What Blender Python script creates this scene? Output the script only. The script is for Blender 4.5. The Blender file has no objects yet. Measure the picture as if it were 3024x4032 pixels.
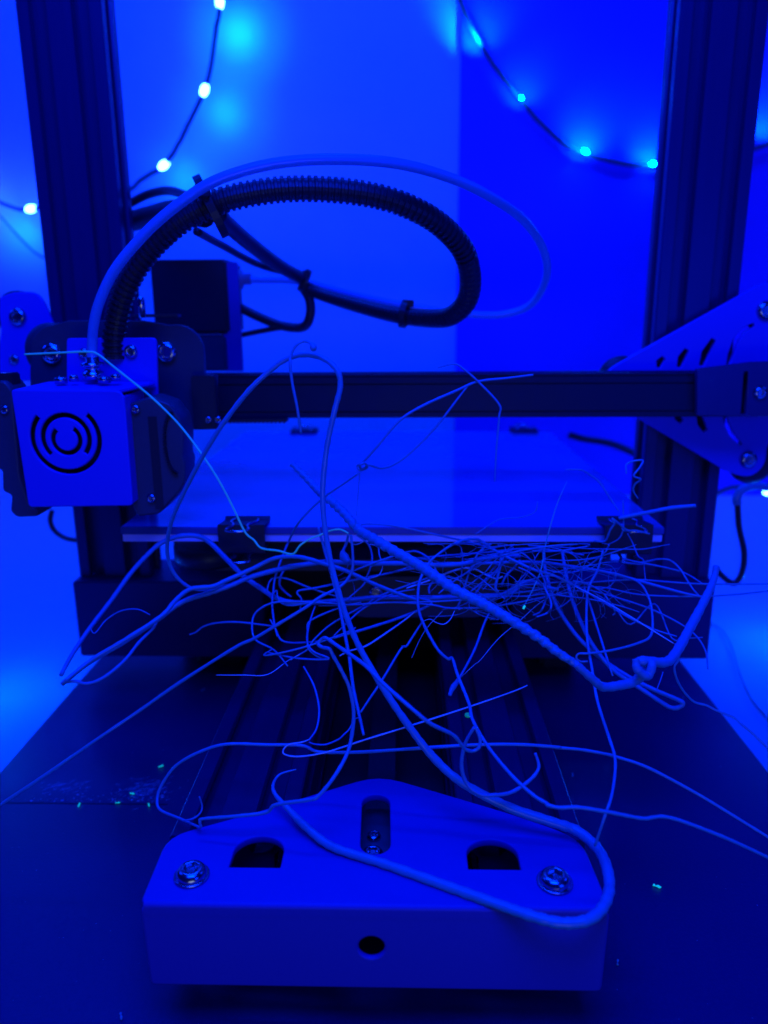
import bpy, bmesh, math, random
from mathutils import Vector, Matrix
random.seed(7)
S = bpy.context.scene
COL = S.collection
MM = 0.001
# ------------------------------------------------------------------ camera (mm world: X right, Y away, Z up, board top z = 0)
PITCH = math.radians(14.7); YAW = 0.0266; ROLL = 0.0068; FPX = 3028.0; CAMZ = 206.0
fw = Vector((-math.sin(YAW)*math.cos(PITCH), math.cos(YAW)*math.cos(PITCH), -math.sin(PITCH)))
r0 = Vector((math.cos(YAW), math.sin(YAW), 0)); u0 = r0.cross(fw)
rt = r0*math.cos(ROLL) - u0*math.sin(ROLL); up = u0*math.cos(ROLL) + r0*math.sin(ROLL)
cd = bpy.data.cameras.new('camera'); cam = bpy.data.objects.new('camera', cd); COL.objects.link(cam)
cam.matrix_world = Matrix(((rt.x, up.x, -fw.x, 0), (rt.y, up.y, -fw.y, 0), (rt.z, up.z, -fw.z, CAMZ*MM), (0, 0, 0, 1)))
cd.sensor_fit = 'VERTICAL'; cd.sensor_height = 36; cd.lens = FPX/4032*36
cd.clip_start = 0.005; cd.clip_end = 20
cd.dof.use_dof = True; cd.dof.focus_distance = 0.262; cd.dof.aperture_fstop = 27.04/3.0
S.camera = cam
def ray(x, y):
    return fw + rt*((x-1512)/FPX) + up*((2016-y)/FPX)
def at(x, y, D):                      # photograph pixel -> place at distance D (mm) in front
    d = ray(x, y); return Vector((0, 0, CAMZ)) + d*(D/d.y)
def on(x, y, Z=0.0):                  # photograph pixel -> place on the level Z (mm)
    d = ray(x, y); return Vector((0, 0, CAMZ)) + d*((Z-CAMZ)/d.z)
# ------------------------------------------------------------------ world and lamps
W = bpy.data.worlds.new('World'); S.world = W; W.use_nodes = True
bg = W.node_tree.nodes['Background']; bg.inputs[0].default_value = (0.0, 0.0, 1.0, 1); bg.inputs[1].default_value = 0.09
S.view_settings.view_transform = 'Standard'; S.view_settings.look = 'None'
S.view_settings.exposure = 0; S.view_settings.gamma = 1
def area(name, loc, target, size, power, color):
    l = bpy.data.lights.new(name, 'AREA'); l.shape = 'RECTANGLE'; l.size = size[0]*MM; l.size_y = size[1]*MM
    l.energy = power; l.color = color
    o = bpy.data.objects.new(name, l); COL.objects.link(o); o.location = Vector(loc)*MM
    o.rotation_euler = (Vector(target)-Vector(loc)).to_track_quat('-Z', 'Y').to_euler(); return o
BLUE = (0.0, 0.02, 1.0)
area('overhead_lamp', (-20, 40, 520), (-10, 240, 60), (320, 200), 4.6, BLUE)
area('front_fill_lamp', (270, -70, 200), (160, 390, 140), (160, 160), 0.40, BLUE)  # unseen fill added to brighten the right gantry plate
area('wall_wash_lamp', (-140, 470, 830), (-120, 700, 180), (600, 60), 6.0, (0.0, 0.028, 1.0))  # unseen lamp added to brighten the wall
area('desk_wash_left', (-520, 380, 420), (-330, 420, -20), (160, 160), 0.5, BLUE)  # unseen fill added over the left of the desk
area('desk_wash_right', (520, 380, 420), (330, 420, -20), (160, 160), 0.5, BLUE)  # unseen fill added over the right of the desk
area('low_fill_lamp', (40, -240, 30), (0, 320, 110), (260, 90), 0.13, (0.45, 0.6, 1.0))  # pale fill added low behind the camera, for glints on metal and bed edge
# ------------------------------------------------------------------ materials
MATS = {}
def mat(name, col, rough=0.5, metal=0.0, bump=0.0, scale=200.0, var=0.0, spec=0.5, emit=None, trans=0.0, coat=0.0, stretch=None, ior=None):
    if name in MATS: return MATS[name]
    m = bpy.data.materials.new(name); m.use_nodes = True; nt = m.node_tree; b = nt.nodes['Principled BSDF']
    b.inputs['Base Color'].default_value = (*col, 1); b.inputs['Roughness'].default_value = rough
    b.inputs['Metallic'].default_value = metal; b.inputs['Specular IOR Level'].default_value = spec
    if ior: b.inputs['IOR'].default_value = ior
    if coat: b.inputs['Coat Weight'].default_value = coat; b.inputs['Coat Roughness'].default_value = 0.08
    if trans: b.inputs['Transmission Weight'].default_value = trans
    if emit: b.inputs['Emission Color'].default_value = (*emit[0], 1); b.inputs['Emission Strength'].default_value = emit[1]
    tc = nt.nodes.new('ShaderNodeTexCoord'); mp = nt.nodes.new('ShaderNodeMapping')
    nt.links.new(tc.outputs['Object'], mp.inputs['Vector'])
    if stretch: mp.inputs['Scale'].default_value = stretch
    nz = nt.nodes.new('ShaderNodeTexNoise'); nz.inputs['Scale'].default_value = scale; nz.inputs['Detail'].default_value = 5
    nt.links.new(mp.outputs['Vector'], nz.inputs['Vector'])
    if var:
        mx = nt.nodes.new('ShaderNodeMix'); mx.data_type = 'RGBA'
        mx.inputs['A'].default_value = (*[c*(1-var) for c in col], 1); mx.inputs['B'].default_value = (*[min(1, c*(1+var)) for c in col], 1)
        nt.links.new(nz.outputs['Fac'], mx.inputs['Factor']); nt.links.new(mx.outputs['Result'], b.inputs['Base Color'])
        mr = nt.nodes.new('ShaderNodeMapRange'); mr.inputs['To Min'].default_value = max(0.02, rough*(1-var)); mr.inputs['To Max'].default_value = min(1, rough*(1+var))
        nt.links.new(nz.outputs['Fac'], mr.inputs['Value']); nt.links.new(mr.outputs['Result'], b.inputs['Roughness'])
    if bump:
        bp = nt.nodes.new('ShaderNodeBump'); bp.inputs['Strength'].default_value = bump; bp.inputs['Distance'].default_value = 0.0002
        nt.links.new(nz.outputs['Fac'], bp.inputs['Height']); nt.links.new(bp.outputs['Normal'], b.inputs['Normal'])
    MATS[name] = m; return m
M_wall = mat('white_wall_paint', (0.78, 0.8, 0.82), 0.7, bump=0.25, scale=60, var=0.04)
M_wall2 = mat('violet_panel', (0.2, 0.05, 0.75), 0.6, bump=0.2, scale=60, var=0.04)  # even blue-violet base, darker than the wall beside it
M_desk = mat('white_desk', (0.72, 0.74, 0.78), 0.55, bump=0.15, scale=80, var=0.05)
M_board = mat('dark_board', (0.02, 0.012, 0.08), 0.42, bump=0.35, scale=900, var=0.25, spec=0.5)
M_alu = mat('black_anodised', (0.015, 0.02, 0.10), 0.36, metal=0.15, bump=0.08, scale=400, var=0.12, stretch=(1, 1, 0.05))
M_rail = mat('dark_anodised_rail', (0.012, 0.015, 0.07), 0.32, metal=0.1, bump=0.06, scale=400, var=0.12, stretch=(1, 0.05, 1))
M_gside = mat('glass_side', (0.03, 0.09, 0.28), 0.25)
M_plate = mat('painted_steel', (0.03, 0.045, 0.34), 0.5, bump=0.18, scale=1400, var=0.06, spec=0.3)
M_head = mat('painted_cover', (0.04, 0.05, 0.54), 0.42, bump=0.1, scale=1400, var=0.05, spec=0.3)
M_plate2 = mat('dark_plate', (0.06, 0.06, 0.07), 0.45, bump=0.1, scale=900, var=0.1)
M_black = mat('black_plastic', (0.022, 0.022, 0.026), 0.42, bump=0.1, scale=800, var=0.1)
M_rub = mat('black_cable', (0.016, 0.016, 0.02), 0.38)
M_slot = mat('slot_dark', (0.008, 0.008, 0.01), 0.8)
M_steel = mat('screw_steel', (0.5, 0.5, 0.52), 0.22, metal=1.0, var=0.2, scale=900)
M_nickel = mat('nickel', (0.7, 0.68, 0.66), 0.2, metal=1.0)
M_ptfe = mat('white_tube', (0.1, 0.5, 0.75), 0.25, spec=0.5, trans=0.28)
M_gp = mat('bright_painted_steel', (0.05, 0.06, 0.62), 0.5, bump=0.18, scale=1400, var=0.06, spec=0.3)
M_fil = mat('clear_blue_filament', (0.05, 0.42, 0.5), 0.3, var=0.1, scale=300, spec=0.6, trans=0.22)
M_fil2 = mat('dull_filament', (0.04, 0.3, 0.42), 0.42, var=0.1, scale=300)
M_filb = mat('pale_filament', (0.5, 0.75, 0.7), 0.22, var=0.08, scale=300)
M_filg = mat('emissive_green_filament', (0.25, 0.6, 0.45), 0.3, emit=((0.0, 0.5, 0.18), 0.13))  # weak emission stands in for a green glow under blue light
M_filg2 = mat('dim_green_filament', (0.1, 0.5, 0.45), 0.3, emit=((0.0, 0.5, 0.2), 0.03))  # faint emission put in for the green tint
M_emscrap = mat('emissive_scrap', (0.25, 0.8, 0.6), 0.4, emit=((0.0, 0.8, 0.5), 0.5), var=0.4, scale=900)  # emission put in so the scraps look lit green
M_dust = mat('dust', (0.4, 0.5, 0.55), 0.7)
M_glass = mat('bed_glass', (0.1, 0.2, 0.55), 0.04, spec=1.0, ior=2.7, var=0.3, scale=22)
M_gedge = mat('bed_aluminium', (0.9, 0.82, 0.95), 0.4, metal=0.15, bump=0.2, scale=300, var=0.05)
M_bulb = mat('lit_bulb', (0.8, 0.9, 1.0), 0.3, emit=((0.006, 0.03, 1.0), 300.0))
M_bulb2 = mat('lit_bulb_turned_away', (0.8, 0.9, 1.0), 0.3, emit=((0.0, 0.09, 1.0), 1400.0))
M_beam = mat('beam_face', (0.003, 0.02, 0.036), 0.42, spec=0.2, var=0.1)
M_wire = mat('fairy_wire', (0.10, 0.11, 0.12), 0.4)
# ------------------------------------------------------------------ object helpers
def link(name, me, m, parent=None, smooth=False, loc=None):
    if m is not None and not me.materials: me.materials.append(m)
    if smooth:
        for p in me.polygons: p.use_smooth = True
    o = bpy.data.objects.new(name, me); COL.objects.link(o)
    if parent is not None: o.parent = parent
    if loc is not None: o.location = Vector(loc)*MM
    return o
def tag(o, label=None, cat=None, group=None, kind=None):
    if label: o['label'] = label
    if cat: o['category'] = cat
    if group: o['group'] = group
    if kind: o['kind'] = kind
    return o
def thing(name, label, cat, group=None):
    o = bpy.data.objects.new(name, None); o.empty_display_size = 0.01; COL.objects.link(o)
    return tag(o, label, cat, group)
def from_bm(bm, name='mesh'):
    me = bpy.data.meshes.new(name)
    for v in bm.verts: v.co *= MM
    bm.to_mesh(me); bm.free(); return me
def box_bm(lo, hi, bev=0.0, bm=None):
    b = bmesh.new(); r = bmesh.ops.create_cube(b, size=1)
    lo = Vector(lo); hi = Vector(hi); c = (lo+hi)/2; s = hi-lo
    for v in b.verts: v.co = Vector((v.co.x*s.x, v.co.y*s.y, v.co.z*s.z)) + c
    if bev: bmesh.ops.bevel(b, geom=b.edges[:], offset=bev, segments=2, affect='EDGES')
    if bm is not None:
        t = bpy.data.meshes.new('t'); b.to_mesh(t); bm.from_mesh(t); bpy.data.meshes.remove(t); b.free(); return bm
    return b
def box(name, lo, hi, m, parent=None, bev=0.4):
    return link(name, from_bm(box_bm(lo, hi, bev)), m, parent)
def sweep(pts, rad, seg=10, sub=8, prof=None, capped=True, twist=0.0, jitter=0.0):
    """tube mesh through pts (mm); rad is a number or f(t, s) with t 0..1 and s arc length"""
    P = [Vector(p) for p in pts]; path = []
    n = len(P)
    for i in range(n-1):
        a = P[max(i-1, 0)]; b = P[i]; c = P[i+1]; d = P[min(i+2, n-1)]
        k = max(2, sub)
        for j in range(k):
            t = j/k
            path.append(0.5*((2*b)+(c-a)*t+(2*a-5*b+4*c-d)*t*t+(3*b-a-3*c+d)*t*t*t))
    path.append(P[-1])
    if jitter:
        path = [p+Vector((random.gauss(0, jitter), random.gauss(0, jitter), random.gauss(0, jitter))) for p in path]
    L = [0.0]
    for i in range(1, len(path)): L.append(L[-1]+(path[i]-path[i-1]).length)
    tot = L[-1] or 1
    T = [(path[min(i+1, len(path)-1)]-path[max(i-1, 0)]).normalized() for i in range(len(path))]
    nrm = T[0].orthogonal().normalized(); vs = []; fs = []
    for i, p in enumerate(path):
        nrm = (nrm - T[i]*nrm.dot(T[i])).normalized(); bi = T[i].cross(nrm)
        r = rad(L[i]/tot, L[i]) if callable(rad) else rad
        for k in range(seg):
            a = 2*math.pi*k/seg
            rr = r*(prof(a, L[i]) if prof else 1)
            vs.append((p+nrm*math.cos(a)*rr+bi*math.sin(a)*rr)*MM)
    for i in range(len(path)-1):
        for k in range(seg):
            a = i*seg+k; b = i*seg+(k+1) % seg
            fs.append((a, b, b+seg, a+seg))
    if capped: fs.append(tuple(range(seg))[::-1]); fs.append(tuple((len(path)-1)*seg+k for k in range(seg)))
    me = bpy.data.meshes.new('sweep'); me.from_pydata(vs, [], fs); me.update(); return me
def resample(pts, step):
    """smooth and return evenly spaced points"""
    P = [Vector(p) for p in pts]; n = len(P); out = []
    for i in range(n-1):
        a = P[max(i-1, 0)]; b = P[i]; c = P[i+1]; d = P[min(i+2, n-1)]
        k = max(1, int((c-b).length/step))
        for j in range(k):
            t = j/k; out.append(0.5*((2*b)+(c-a)*t+(2*a-5*b+4*c-d)*t*t+(3*b-a-3*c+d)*t*t*t))
    out.append(P[-1]); return out
def plate(name, outline, holes, depth, m, parent=None, bev=0.3, flip=False, D=None, Z=None):
    """flat plate from 2-D outlines with real holes. D: standing plate (x, z) whose front is at distance D; Z: lying plate (x, y) with its top at Z"""
    cu = bpy.data.curves.new('c', 'CURVE'); cu.dimensions = '2D'; cu.fill_mode = 'BOTH'
    cu.extrude = max(0.01, depth/2-bev); cu.bevel_depth = bev; cu.bevel_resolution = 1; cu.offset = -bev
    for poly in [outline]+list(holes):
        sp = cu.splines.new('POLY'); sp.points.add(len(poly)-1); sp.use_cyclic_u = True
        for q, p in zip(sp.points, poly): q.co = (p[0], p[1], 0, 1)
    tmp = bpy.data.objects.new('t', cu); COL.objects.link(tmp)
    me = bpy.data.meshes.new_from_object(tmp.evaluated_get(bpy.context.evaluated_depsgraph_get()))
    bpy.data.objects.remove(tmp); bpy.data.curves.remove(cu)
    for v in me.vertices:
        x, y, z = v.co
        v.co = Vector((x, D+depth/2-z, y))*MM if D is not None else Vector((x, y, Z-depth/2+z))*MM
    me.materials.clear()
    return link(name, me, m, parent)
def rounded(pts, r=2.0, n=4):
    """round the corners of a polygon"""
    out = []; N = len(pts)
    for i in range(N):
        a = Vector(pts[i-1]); b = Vector(pts[i]); c = Vector(pts[(i+1) % N])
        rr = r if not (len(pts[i]) > 2) else pts[i][2]
        a = a.xy; b = b.xy; c = c.xy
        d1 = min(rr, (a-b).length*0.48); d2 = min(rr, (c-b).length*0.48)
        p = b+(a-b).normalized()*d1; q = b+(c-b).normalized()*d2
        for k in range(n+1):
            t = k/n; out.append(tuple(p*(1-t)**2+b*2*t*(1-t)+q*t*t))
    return out
def circ(cx, cy, r, n=28, a0=0, a1=2*math.pi):
    return [(cx+r*math.cos(a0+(a1-a0)*k/n), cy+r*math.sin(a0+(a1-a0)*k/n)) for k in range(n)]
def arc_slot(cx, cy, r, w, a0, a1, n=20):
    """closed outline of an arc-shaped slot, degrees"""
    a0 = math.radians(a0); a1 = math.radians(a1); o = []
    for k in range(n+1):
        a = a0+(a1-a0)*k/n; o.append((cx+(r+w/2)*math.cos(a), cy+(r+w/2)*math.sin(a)))
    for k in range(n, -1, -1):
        a = a0+(a1-a0)*k/n; o.append((cx+(r-w/2)*math.cos(a), cy+(r-w/2)*math.sin(a)))
    return o
def stroke(pts, w):
    """closed outline of a thick poly-line in 2-D, tapering"""
    L = []; R = []
    for i, p in enumerate(pts):
        a = Vector(pts[max(i-1, 0)]); b = Vector(pts[min(i+1, len(pts)-1)]); t = (b-a).normalized(); n = Vector((-t.y, t.x))
        ww = w/2*(1 if 0 < i < len(pts)-1 else 0.6); L.append(tuple(Vector(p)+n*ww)); R.append(tuple(Vector(p)-n*ww))
    return L+R[::-1]
def xz(pts, D): return [(at(x, y, D).x, at(x, y, D).z) for x, y in pts]
def lathe(name, prof, m, parent, loc, axis='Y', seg=28, rot=None):
    """prof: (radius, height) pairs; revolve about axis"""
    bm = bmesh.new(); rings = []
    for r, h in prof:
        rings.append([bm.verts.new((r*math.cos(2*math.pi*k/seg), r*math.sin(2*math.pi*k/seg), h)) for k in range(seg)])
    for a, b in zip(rings, rings[1:]):
        for k in range(seg): bm.faces.new((a[k], a[(k+1) % seg], b[(k+1) % seg], b[k]))
    bm.faces.new(rings[0][::-1]); bm.faces.new(rings[-1])
    bmesh.ops.recalc_face_normals(bm, faces=bm.faces[:])
    me = from_bm(bm); o = link(name, me, m, parent, smooth=False, loc=loc)
    for p in me.polygons: p.use_smooth = len(p.vertices) == 4
    if axis == 'Y': o.rotation_euler = (math.pi/2, 0, 0)      # height grows towards the viewer (-Y)
    if axis == 'X': o.rotation_euler = (0, math.pi/2, 0)
    return o
SCREW = {}
def screw(loc, r, axis, parent, m=None):
    """button head screw with a hexagonal socket"""
    m = m or M_steel; key = (round(r, 2), m.name)
    if key not in SCREW:
        bm = bmesh.new(); seg = 36; rings = []
        def hexr(k, rr):
            a = (2*math.pi*k/seg) % (math.pi/3)-math.pi/6; return rr*math.cos(math.pi/6)/math.cos(a)
        for rr, h, hx in ((1.0, 0, 0), (1.0, 0.12, 0), (0.94, 0.3, 0), (0.82, 0.44, 0), (0.68, 0.52, 0), (0.56, 0.54, 1), (0.52, 0.5, 1), (0.5, 0.12, 1)):
            rings.append([bm.verts.new(((hexr(k, rr*r) if hx else rr*r)*math.cos(2*math.pi*k/seg), (hexr(k, rr*r) if hx else rr*r)*math.sin(2*math.pi*k/seg), h*r)) for k in range(seg)])
        for a, b in zip(rings, rings[1:]):
            for k in range(seg): bm.faces.new((a[k], a[(k+1) % seg], b[(k+1) % seg], b[k]))
        f = bm.faces.new(rings[-1]); 
        bmesh.ops.recalc_face_normals(bm, faces=bm.faces[:])
        me = from_bm(bm); me.materials.append(m)
        for p in me.polygons: p.use_smooth = len(p.vertices) == 4 and True
        SCREW[key] = me
    o = link('screw', SCREW[key], None, parent, loc=loc)
    if axis == 'Y': o.rotation_euler = (math.pi/2, 0, random.random())
    if axis == 'Y': o.rotation_euler = (math.pi/2, random.random(), 0)
    if axis == 'Z': o.rotation_euler = (0, 0, random.random())
    return o
def vslot(w, h, sw, sh):
    """outline of an aluminium profile w x h with V slots at sw on the long sides and sh on the short ones"""
    def side(L, slots):
        o = [(0.6, 0)]
        for s in slots: o += [(s-4.3, 0), (s-3.8, 1.2), (s-3.8, 2.6), (s-5.2, 2.6), (s-5.2, 4.2), (s-3, 6.3), (s+3, 6.3), (s+5.2, 4.2), (s+5.2, 2.6), (s+3.8, 2.6), (s+3.8, 1.2), (s+4.3, 0)]
        return o+[(L-0.6, 0)]
    o = [(x, y) for x, y in side(w, sw)] + [(w-y, x) for x, y in side(h, sh)]
    o += [(w-x, h-y) for x, y in side(w, sw)] + [(y, h-x) for x, y in side(h, sh)]
    return o
def extrusion(name, w, h, sw, sh, origin, axis, length, m, parent):
    """axis 'Z': w along X, h along Y. 'Y': w along X, h along Z. 'X': w along Z, h along Y"""
    o2 = vslot(w, h, sw, sh); bm = bmesh.new(); ends = []
    for t in (0, length):
        vs = []
        for a, b in o2:
            c = {'Z': (a, b, t), 'Y': (a, t, b), 'X': (t, b, a)}[axis]
            vs.append(bm.verts.new(Vector(origin)+Vector(c)))
        ends.append(vs)
    n = len(o2)
    for k in range(n): bm.faces.new((ends[0][k], ends[0][(k+1) % n], ends[1][(k+1) % n], ends[1][k]))
    bm.faces.new(ends[0][::-1]); bm.faces.new(ends[1])
    bmesh.ops.recalc_face_normals(bm, faces=bm.faces[:])
    return link(name, from_bm(bm), m, parent)

# ------------------------------------------------------------------ the setting
def backdrop(name, x0, x1, D, m, zt=900, zb=-18, R=100, front=-200):
    prof = [(D, zt), (D, zb+R)]+[(D-R+R*math.cos(a), zb+R-R*math.sin(a)) for a in [math.radians(5*k) for k in range(1, 18)]]+[(D-R, zb), (D-R-30, zb), (front, zb)]
    vs = []; fs = []
    for y, z in prof: vs += [(x0*MM, y*MM, z*MM), (x1*MM, y*MM, z*MM)]
    for i in range(len(prof)-1): fs.append((2*i, 2*i+1, 2*i+3, 2*i+2))
    me = bpy.data.meshes.new(name); me.from_pydata(vs, [], fs); me.update()
    return tag(link(name, me, m, smooth=True), kind='structure')
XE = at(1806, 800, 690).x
backdrop('wall', -900, 1000, 700, M_wall)
# the darker right-hand wall panel
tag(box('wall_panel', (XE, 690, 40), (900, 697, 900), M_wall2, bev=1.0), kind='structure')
# board under the printer: two boards meeting at a seam
def slab(name, x0, x1, y0, y1, z0, z1): return tag(box(name, (x0, y0, z0), (x1, y1, z1), M_board, bev=0.8), kind='structure')
FBD = tag(plate('floor_board', [(-187, 640), (-187, -120), (167, -120), (167, 640)], [], 17, M_board, bev=0.25, Z=0), kind='structure')
box('board_seam', (-186, 286.6, -0.2), (-102, 287.3, 0.06), M_slot, FBD, bev=0)

# ------------------------------------------------------------------ the printer
PR = thing('printer', 'black open frame 3D printer with two uprights, glass topped bed and front belt bracket', '3D printer')
PR.location = (0, 0, 0)
for x0 in (-180, 126):
    extrusion('upright', 40, 20, (10, 30), (10,), (x0, 400, 64), 'Z', 560, M_alu, PR)
# base crossbeams, left and right of the rails
def slotted_beam(x0, x1, y0, z0):
    o2 = vslot(40, 40, (10, 30), (10, 30)); bm = bmesh.new(); ends = []
    for t in (x0, x1): ends.append([bm.verts.new((t, y0+a, z0+b)) for a, b in o2])
    n = len(o2)
    for k in range(n): bm.faces.new((ends[0][k], ends[0][(k+1) % n], ends[1][(k+1) % n], ends[1][k]))
    bm.faces.new(ends[0][::-1]); bm.faces.new(ends[1]); bmesh.ops.recalc_face_normals(bm, faces=bm.faces[:])
    return from_bm(bm)
for x0, x1 in ((-181.5, -77), (59, 167)):
    b = box('base_beam', (x0, 393, 19), (x1, 433, 63.5), M_alu, PR, bev=0.8)
    box('foot', (x0+66, 420, 0.2), (x0+86, 432, 18.8), M_black, b, bev=2) if x0 < 0 else box('foot', (x1-86, 420, 0.2), (x1-66, 432, 18.8), M_black, b, bev=2)
# lengthwise rails: profile with slots on top
for x0 in (-76, 18):
    extrusion('rail', 40, 40, (10, 30), (10, 30), (x0, 213, 1.5), 'Y', 385, M_rail, PR)
box('belt', (-14.5, 236, 24), (-3.5, 590, 25.4), M_black, PR, bev=0.2)
box('center_channel', (-35.5, 226, 1), (17.5, 600, 6), M_black, PR, bev=0.5)
# dark electronics box and carriage under the bed
box('electronics_box', (-138, 436, 1), (92, 560, 100), M_black, PR, bev=2)
cp = plate('bed_carriage', rounded(xz([(1330, 2270), (1960, 2270), (1960, 2380), (1900, 2432), (1400, 2432), (1330, 2370)], 352), 5), [], 4, M_plate2, PR, D=352)
for px in (1480, 1800): screw(at(px, 2330, 351.5), 3.4, 'Y', cp)
box('carriage_arm', (-92, 352, 84), (80, 372, 90), M_plate2, PR, bev=0.6)
# front bracket: cap over the rail ends
BZ = 42.3
BT, BB, THK = 45.0, 17.5, 2.6
def bp(x, y): p = on(x, y, BT); return (p.x, p.y)
o_tr = [bp(553, 3552)+(2,), bp(660, 3292)+(7,), bp(1010, 3196)+(6,), bp(1300, 3108)+(30,), bp(1490, 3050)+(30,), bp(1690, 3108)+(30,), bp(2000, 3200)+(6,), bp(2230, 3278)+(7,), bp(2300, 3330)+(5,), bp(2398, 3565)+(2,)]
holes = []
def stad(cx0, y0, y1, w, taper=0):
    a = bp(cx0, y1); b = bp(cx0-6, y0); r = w/2
    return [(a[0]+r*math.cos(t), a[1]-2*0+r*math.sin(t)-r) for t in [math.pi*k/10 for k in range(11)]]+[(b[0]+r*math.cos(t), b[1]+r+r*math.sin(t)) for t in [math.pi+math.pi*k/10 for k in range(11)]]
holes.append(stad(1482, 3362, 3128, 9.4))
for cx, yb, yt, w in ((1002, 3414, 3292, 15.4), (1948, 3422, 3305, 15.6)):
    a = bp(cx, yb); b = bp(cx, yt); r = w/2; h = b[1]-a[1]
    holes.append([(a[0]-r, a[1]), (a[0]+r, a[1])]+[(a[0]+r*math.cos(t), a[1]+h-7.0+7.0*math.sin(t)) for t in [math.pi*k/14 for k in range(15)]])
FB = plate('front_bracket', rounded(o_tr), holes, THK, M_plate, PR, bev=0.45, Z=BT)
# front face with the round hole, standing below the folded edge
fx0, fx1 = bp(553, 3552)[0], bp(2398, 3565)[0]
FY = on(1475, 3560, BT).y
hc = at(1463, 3722, FY)
ff = plate('front_face', rounded([(fx0, BT-1.2, 2.0), (fx1, BT-1.2, 2.0), (fx1-0.6, BB-0.8, 1.8), (fx0+0.6, BB-0.8, 1.8)]), [circ(hc.x, hc.z, 3.7)], 1.8, M_plate, FB, bev=0.6, D=FY-0.9)
pf = [(FY-0.95, BT-4)]+[(FY+0.45+1.4*math.cos(t), BT-1.38+1.4*math.sin(t)) for t in [math.pi-math.pi/2*k/6 for k in range(7)]]+[(FY+3, BT+0.02), (FY+3, BT-1), (FY+0.6, BT-1.2), (FY+0.6, BT-4)]
bm = bmesh.new(); ea = [bm.verts.new((fx0+0.9, y, z)) for y, z in pf]; eb = [bm.verts.new((fx1-0.9, y, z)) for y, z in pf]
for k in range(len(pf)): bm.faces.new((ea[k], ea[(k+1) % len(pf)], eb[(k+1) % len(pf)], eb[k]))
bm.faces.new(ea[::-1]); bm.faces.new(eb); bmesh.ops.recalc_face_normals(bm, faces=bm.faces[:])
link('folded_edge', from_bm(bm), M_plate, FB)
box('inner_face', (fx0+4, FY+8, BB), (fx1-4, FY+9, BT-6), M_slot, FB, bev=0)
for sx, n in ((fx0+1, 0), (fx1-3.4, 1)):
    box('side_flange', (sx+0.4, FY+2.5, BB), (sx+2.4, FY+22, BT-2.8), M_plate, FB, bev=0.5)
for px, py in ((755, 3450), (2184, 3475)):
    p = on(px, py, BT+0.1); lathe('washer', [(5.2, 0), (5.2, 0.7), (5.0, 0.8)], M_steel, FB, (p.x, p.y, BT+0.05), 'Z'); screw((p.x, p.y, BT+0.8), 4.5, 'Z', FB)
# idler pulley under the slot
pp = on(1468, 3330, 38); box('idler_block', (pp.x-7, pp.y-6, 22), (pp.x+7, pp.y+24, 35), M_plate2, PR, bev=0.8)
screw((pp.x, pp.y-1, 35.2), 3.5, 'Z', PR); screw((pp.x, pp.y+8, 35.2), 2.4, 'Z', PR)

# ---- bed
BD0, BD1, BXL, BXR = 319, 590, -123.5, 111.5
GT = at(1543, 2076, 319).z
box('heated_bed', (BXL+0.5, BD0+0.6, GT-6.8), (BXR-0.5, BD1-1, GT-3.5), M_gedge, PR, bev=0.3)
gl = box('glass_plate', (BXL, BD0, GT-3.4), (BXR, BD1, GT), M_glass, bev=0.4)
gl.data.materials.append(M_gside)
for p in gl.data.polygons:
    if abs(p.normal.z) < 0.5: p.material_index = 1
tag(gl, 'rectangular glass print surface lying on the heated bed between the uprights', 'glass plate')
for kx in (-92, 80):
    k = lathe('levelling_knob', [(3, 0), (3, 4), (15, 4), (16.5, 6), (16.5, 12), (14, 14), (3, 14)], M_black, PR, (kx, 346, GT-28), 'Z', 36)
    lathe('spring', [(4, 0), (4.3, 1), (4, 2), (4.3, 3), (4, 4), (4.3, 5), (4, 6)], M_steel, PR, (kx, 346, GT-14), 'Z')
def clip(label, x, y, rot):
    t = thing('binder_clip', label, 'binder clip', 'binder clips on the bed'); t.location = Vector((x, y, GT))*MM; t.rotation_euler = (0, 0, rot)
    w = 10; prof = [(-7.5, 2.6), (-7.9, -9.8), (-7.1, -10.4), (5, -7.6), (5.4, -6.9), (-6.6, -9.3), (-6.7, 1.9), (6.5, 0.15), (8.5, 1.6), (8.4, 2.3), (6.2, 0.9)]
    bm = bmesh.new(); a = [bm.verts.new((-w, p, q)) for p, q in prof]; b = [bm.verts.new((w, p, q)) for p, q in prof]; n = len(prof)
    for k in range(n): bm.faces.new((a[k], a[(k+1) % n], b[(k+1) % n], b[k]))
    bm.faces.new(a[::-1]); bm.faces.new(b); bmesh.ops.recalc_face_normals(bm, faces=bm.faces[:])
    link('clip_body', from_bm(bm), M_black, t)
    for z0, z1 in ((1.5, 2.6), (-8.0, -11.0)):
        pts = [(-5, 6, z0), (-5.6, 0, z0+0.6), (-3, -8, z1), (-4.6, -14, z1), (-3.6, -17, z1), (0, -18, z1), (3.6, -17, z1), (4.6, -14, z1), (3, -8, z1), (5.6, 0, z0+0.6), (5, 6, z0)]
        link('wire_handle', sweep(pts, 0.62, 8, 6), M_nickel, t, True)
    return t
clip('black binder clip gripping the left front edge of the glass bed', at(960, 2090, 319).x, 321, 0)
clip('black binder clip gripping the right front corner of the glass bed', at(2462, 2090, 319).x, 321, 0)
clip('blurred black clip on the far bed edge, left of centre', at(1200, 1700, BD1).x, BD1-2, math.pi)
clip('blurred black clip on the far bed edge, near the right upright', at(2060, 1700, BD1).x, BD1-2, math.pi)

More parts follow.
